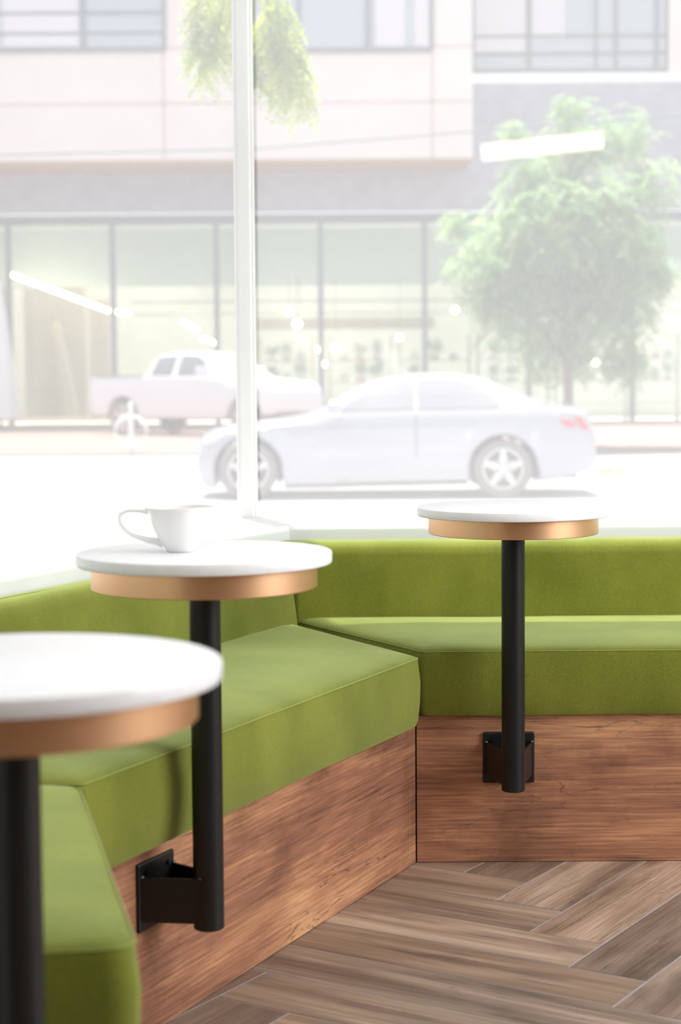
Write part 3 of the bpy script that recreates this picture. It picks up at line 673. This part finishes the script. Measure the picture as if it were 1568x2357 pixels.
# sedan, parked parallel to the window; local x along the car, nose at -x
YS = 19.8; sc = F/YS
def cx(px): return (px-784)/sc
def cz(px, py): return CAMZ-(py-(870-(px-784)*.0075))/sc-GZ
car = empty('sedan', (cx(866), YS+.9, GZ)); tag(car, 'silver-white sedan parked across the street, its nose behind the corner post', 'car')
def K(px, py): return (cx(px)-car.location.x, cz(px, py)*1.0)
pts = [(448, 1080, 1075, 1060), (455, 1110, 1035, 1010), (475, 1128, 1008, 994), (516, 1128, 992, 985), (600, 1126, 982, 974), (700, 1124, 972, 958), (742, 1124, 960, 944), (803, 1122, 950, 903), (866, 1120, 948, 873), (962, 1118, 945, 858), (1058, 1116, 944, 858), (1121, 1114, 943, 868), (1185, 1112, 942, 893), (1249, 1108, 942, 923), (1313, 1098, 946, 937), (1352, 1088, 950, 936), (1368, 1080, 975, 960), (1380, 1066, 1030, 1010)]
tab = []
for i, (px, b_, l_, t_) in enumerate(pts):
    x, zb = K(px, b_); zl = K(px, l_)[1]; zt = K(px, t_)[1]; u_ = (px-448)/932
    hw = .90*(1-max(0, (.16-u_)/.16)**2*.38)*(1-max(0, (u_-.88)/.12)**2*.22)
    top = zt-zl; ht = hw*.9 if top < .14 else hw*(.9-.22*min(1, (top-.14)/.2)); zt = max(zt, zl+.03)
    tab.append((x, zb, zl, zt, hw, ht))
wf, wr_ = K(572, 1080), K(1160, 1079); WR = .325
body = body_loft(tab, 'body', SILVER, car, [(wf[0], .375, WR), (wr_[0], .375, WR)], .37)
gl = [[(787, 944), (800, 932), (828, 913), (862, 893), (898, 880), (935, 874), (955, 872), (955, 941)], [(964, 872), (1010, 870), (1058, 873), (1096, 884), (1128, 905), (1153, 932), (1140, 938), (964, 941)]]
for poly in gl: side_patch(tab, [K(*p) for p in poly], 'side_window', CARGL, car)
side_patch(tab, [K(*p) for p in ((1289, 967), (1310, 965), (1330, 975), (1322, 985), (1305, 980))], 'tail_light', TAIL, car, .02)
side_patch(tab, [K(*p) for p in ((1328, 958), (1345, 962), (1362, 990), (1350, 989), (1335, 978))], 'tail_light', TAIL, car, .02)
side_patch(tab, [K(*p) for p in ((464, 1010), (500, 1002), (520, 1004), (490, 1020), (468, 1026))], 'head_light', HEAD, car, .02)
side_patch(tab, [K(*p) for p in ((650, 982), (1100, 976), (1100, 979), (650, 986))], 'crease_line', mat('crease', (.42, .42, .46), .4), car, .006, .004)
side_patch(tab, [K(*p) for p in ((660, 1106), (1075, 1098), (1075, 1113), (655, 1122))], 'side_skirt', TRIMD, car, .01)
side_patch(tab, [K(*p) for p in ((958, 945), (960, 945), (962, 1100), (960, 1100))], 'door_gap', TRIMD, car, .006, .004)
for s in (-1, 1):
    bm = bmesh.new(); q = K(772, 943); box(bm, (q[0], s*.98, q[1]+.02), (.14, .16, .12), bev=.03, seg=3); obj('side_mirror', bm, SILVER, car, smooth=True)
    for wq in (wf, wr_): wheel(car, wq[0], s*.80, WR, WR, s)
    for wq in (wf, wr_):
        bm = bmesh.new(); tube(bm, [(wq[0]+.372*math.cos(t), s*.895, WR+.372*math.sin(t)) for t in [math.radians(d) for d in range(-25, 206, 10)]], .016, 6); obj('arch_trim', bm, TRIMD, car)
bm = bmesh.new(); bx(bm, (tab[1][0]+.2, -.62, .2), (tab[-2][0]-.15, .62, .5)); obj('underbody', bm, ARCH, car)

# pickup truck at an angle on the far side
tr = empty('pickup_truck', (0, 0, GZ)); tag(tr, 'white crew cab pickup truck parked behind the sedan near the glazed shop', 'truck')
TW = .98
tt = [(0, .62, 1.30, 1.34, TW*.96, TW*.94), (.06, .5, 1.33, 1.37, TW, TW*.96), (1.70, .42, 1.34, 1.38, TW, TW*.96), (1.74, .42, 1.35, 1.42, TW, TW*.9), (1.98, .42, 1.36, 1.86, TW, TW*.78), (2.2, .42, 1.36, 1.92, TW, TW*.74), (3.0, .42, 1.35, 1.94, TW, TW*.74), (3.45, .42, 1.34, 1.88, TW, TW*.76), (4.1, .42, 1.30, 1.40, TW, TW*.9), (4.2, .48, 1.26, 1.34, TW, TW*.9), (5.3, .5, 1.16, 1.24, TW, TW*.86), (5.55, .52, 1.08, 1.16, TW*.93, TW*.78), (5.62, .6, .95, 1.0, TW*.88, TW*.72)]
body_loft(tt, 'body', WHITEP, tr, [(1.05, .50, .42), (4.75, .50, .42)], .5)
side_patch(tt, [(1.92, 1.40), (2.08, 1.82), (2.62, 1.86), (2.56, 1.40)], 'side_window', TRGL, tr)
side_patch(tt, [(2.72, 1.40), (2.78, 1.86), (3.25, 1.85), (3.48, 1.72), (3.66, 1.40)], 'side_window', TRGL, tr)
bm = bmesh.new(); bx(bm, (.1, -.84, 1.37), (1.66, .84, 1.40)); obj('bed_cover', bm, TRIMD, tr)
for s in (-1, 1):
    bm = bmesh.new(); box(bm, (3.62, s*1.12, 1.48), (.14, .24, .2), bev=.03); obj('side_mirror', bm, WHITEP, tr)
    for x in (1.05, 4.75): wheel(tr, x, s*.86, .40, .40, s, 6)
bm = bmesh.new(); bx(bm, (.3, -.7, .4), (5.3, .7, .62)); obj('underbody', bm, ARCH, tr)
q = at(222, 889, 43.5); tr.rotation_euler = (0, 0, math.radians(-36)); tr.location = (q.x+.45, 43.9, GZ+.03)

# ---- bike ring post
bk = at(295, 1056, 31.4); t = empty('bike_stand', (bk.x, 31.9, GZ+.03)); tag(t, 'white post and ring bike stand at the far curb left of the corner post', 'bike stand')
WST = mat('white_steel', (.9, .9, .9), .5)
bm = bmesh.new(); tube(bm, [(0, 0, 0), (0, 0, .86)], .05, 12); bmesh.ops.create_icosphere(bm, subdivisions=2, radius=.05, matrix=Matrix.Translation((0, 0, .86))); obj('post', bm, WST, t, smooth=True)
bm = bmesh.new(); tube(bm, [(.28*math.cos(a), 0, .38+.28*math.sin(a)) for a in [2*math.pi*i/32 for i in range(32)]], .03, 8, closed=True); obj('ring', bm, WST, t, smooth=True)
# white tapered garden parasol, folded, at the left edge
q = at(0, 985, 47.5); t = empty('folded_parasol', (q.x+.02, 47.5, GZ+.03)); tag(t, 'tall white folded parasol at the left edge in front of the shop', 'parasol')
bm = bmesh.new(); lathe(bm, [(0, 3.9), (.06, 3.85), (.2, 3.0), (.36, 1.6), (.46, .55), (.5, .3), (.45, .28), (0, .3)], 20)
for v in bm.verts: a = math.atan2(v.co.y, v.co.x); k = 1+.08*math.cos(8*a); v.co.x *= k; v.co.y *= k
obj('canopy', bm, mat('white_canvas', (.85, .88, .92), .8), t, smooth=True)
bm = bmesh.new(); tube(bm, [(0, 0, 0), (0, 0, .5)], .04, 10); obj('pole', bm, FRAME, t)
# ---- overhead cable
bm = bmesh.new(); P_ = [at(x, y, 30) for x, y in ((-400, 372), (0, 357), (580, 343), (1100, 302), (1568, 265), (2000, 232))]; tube(bm, P_, .018, 6)
tag(obj('overhead_cable', bm, FRAME), 'thin overhead cable crossing in front of the pale building', 'cable')
# ---- street tree
BARK = noisy('bark', (.20, .16, .13), (.30, .25, .20), 8, .9)
def leafmat(name, c1, c2):
    m = noisy(name, c1, c2, 3, .55); b = m.node_tree.nodes['Principled BSDF']; N = m.node_tree.nodes; L = m.node_tree.links
    tl = N.new('ShaderNodeBsdfTranslucent'); mx = N.new('ShaderNodeMixShader'); mx.inputs[0].default_value = .45
    src = b.inputs['Base Color'].links[0].from_socket; L.new(src, tl.inputs[0]); L.new(b.outputs[0], mx.inputs[1]); L.new(tl.outputs[0], mx.inputs[2]); L.new(mx.outputs[0], N['Material Output'].inputs[0]); return m
LEAFT = leafmat('tree_leaf', (.20, .42, .17), (.52, .68, .28)); LEAFN = leafmat('near_leaf', (.30, .42, .04), (.60, .66, .08))
def pinnate(bm, p, d, L_, n_, ll, lw):
    d = d.normalized(); s = d.cross(Vector((0, 0, 1)))
    if s.length < .05: s = Vector((1, 0, 0))
    s.normalize()
    for i in range(n_):
        q = p+d*L_*(i+.5)/n_+Vector((0, 0, -.35*L_*((i+.5)/n_)**2))
        for sg in (-1, 1): leaf(bm, q, s*sg+d*.5+Vector((random.uniform(-.3, .3), random.uniform(-.3, .3), random.uniform(-.4, .2))), ll*random.uniform(.8, 1.2), lw)
YT = 33.0; base = at(1305, 900, YT); t = empty('street_tree', (base.x, YT, GZ+.03)); tag(t, 'leafy green street tree growing behind the parked sedan', 'tree')
bm = bmesh.new(); tube(bm, [(0, 0, 0), (.03, 0, 1.0), (-.05, .05, 2.2), (.02, 0, 3.6), (.05, 0, 5.2)], [.11, .09, .07, .05, .02], 10)
br = []
blobs = [(1330, 330, 90), (1240, 430, 110), (1360, 470, 110), (1200, 540, 130), (1380, 560, 140), (1290, 620, 150), (1130, 620, 110), (1420, 650, 130), (1210, 720, 120), (1400, 740, 120), (1310, 250, 40), (1450, 300, 90), (1500, 420, 90), (1120, 690, 60), (1300, 800, 110), (1470, 560, 100), (1430, 830, 60), (1260, 520, 120), (1060, 500, 40), (1180, 300, 35), (1530, 620, 60)]
lf = bmesh.new()
for (px, py, rp) in blobs:
    c = at(px, py, YT)-Vector(t.location); c.y += random.uniform(-.9, .9); R_ = rp*YT/F*.92
    z0 = max(1.4, c.z-1.0); tube(bm, [(0, 0, z0), (c.x*.5, c.y*.5, (z0+c.z)/2+.15), (c.x, c.y, c.z)], [.035, .022, .008], 6)
    dens = .55 if px > 1420 and py < 500 else 1
    for i in range(int(60*R_*R_*8*dens)+14):
        v = Vector((random.gauss(0, 1), random.gauss(0, 1), random.gauss(0, 1))); v = v.normalized()*R_*random.random()**.45; v.z *= .85
        pinnate(lf, c+v, Vector((random.uniform(-1, 1), random.uniform(-1, 1), random.uniform(-.9, .3))), .34, 5, .11, .028)
obj('trunk', bm, BARK, t, smooth=True); obj('foliage', lf, LEAFT, t, recalc=False)
# planter beds below: low shrubs far right by the plinth are skipped; small grass tuft behind the car
q = at(1400, 1094, 24.5); bm = bmesh.new()
for i in range(90):
    leaf(bm, Vector((random.uniform(-.22, .22), random.uniform(-.15, .15), 0)), Vector((random.uniform(-.5, .5), random.uniform(-.5, .5), 1)), random.uniform(.06, .14), .012)
o = obj('grass_tuft', bm, LEAFN, None, recalc=False); o.location = (q.x, 24.5, GZ); tag(o, 'small grass tuft on the road behind the sedan', 'grass', kind='stuff')
# ---- overhanging branch close to the window
YN = 9.5; t = empty('overhanging_tree', (-4.2, YN+.5, GZ)); tag(t, 'yellow-green leafy branches hanging down at the top beside the corner post', 'tree')
wood_bm = bmesh.new(); lf = bmesh.new(); o0 = Vector(t.location)
def wp(px, py, Y=YN): return at(px, py, Y)-o0
tube(wood_bm, [(0, 0, 0), (.05, 0, 1.6), (.1, 0, 3.2), (.5, -.1, 4.3)], [.13, .11, .09, .07], 10)
top = wp(600, -190); tube(wood_bm, [(.12, 0, 3.3), (1.2, -.1, 3.95), (2.4, -.2, 4.1), tuple(top), tuple(wp(720, -120))], [.07, .055, .04, .028, .012], 8)
twigs = [((520, -150), (480, -40), (470, 80), (475, 190)), ((560, -120), (515, 0), (500, 90), (490, 150)), ((560, -150), (545, -20), (525, 60), (512, 120)), ((600, -120), (585, 20), (590, 120), (592, 200)), ((620, -100), (610, 60), (612, 130), (600, 180)),
         ((640, -100), (640, 50), (655, 140), (668, 235)), ((650, -80), (670, 60), (688, 150), (698, 260)), ((660, -80), (660, 80), (640, 150), (622, 225)), ((600, -100), (625, 90), (690, 130), (695, 200)), ((640, -60), (600, 70), (640, 100), (680, 120)), ((470, -120), (455, -20), (452, 60), (458, 130))]
for tw in twigs:
    yy = YN+random.uniform(-.25, .25); P_ = [wp(a, b, yy) for a, b in tw]; tube(wood_bm, P_, [.008, .005, .003, .002], 5)
    for i in range(len(P_)-1):
        for k in range(22):
            f0 = k/22; p = P_[i].lerp(P_[i+1], f0)
            if i == 0 and f0 < .4: continue
            a = random.uniform(0, 6.28); pinnate(lf, p, Vector((math.cos(a)*.7, math.sin(a)*.7, -.7)), .13, 6, .036, .0085)
obj('branches', wood_bm, BARK, t, smooth=True); obj('foliage', lf, LEAFN, t, recalc=False)
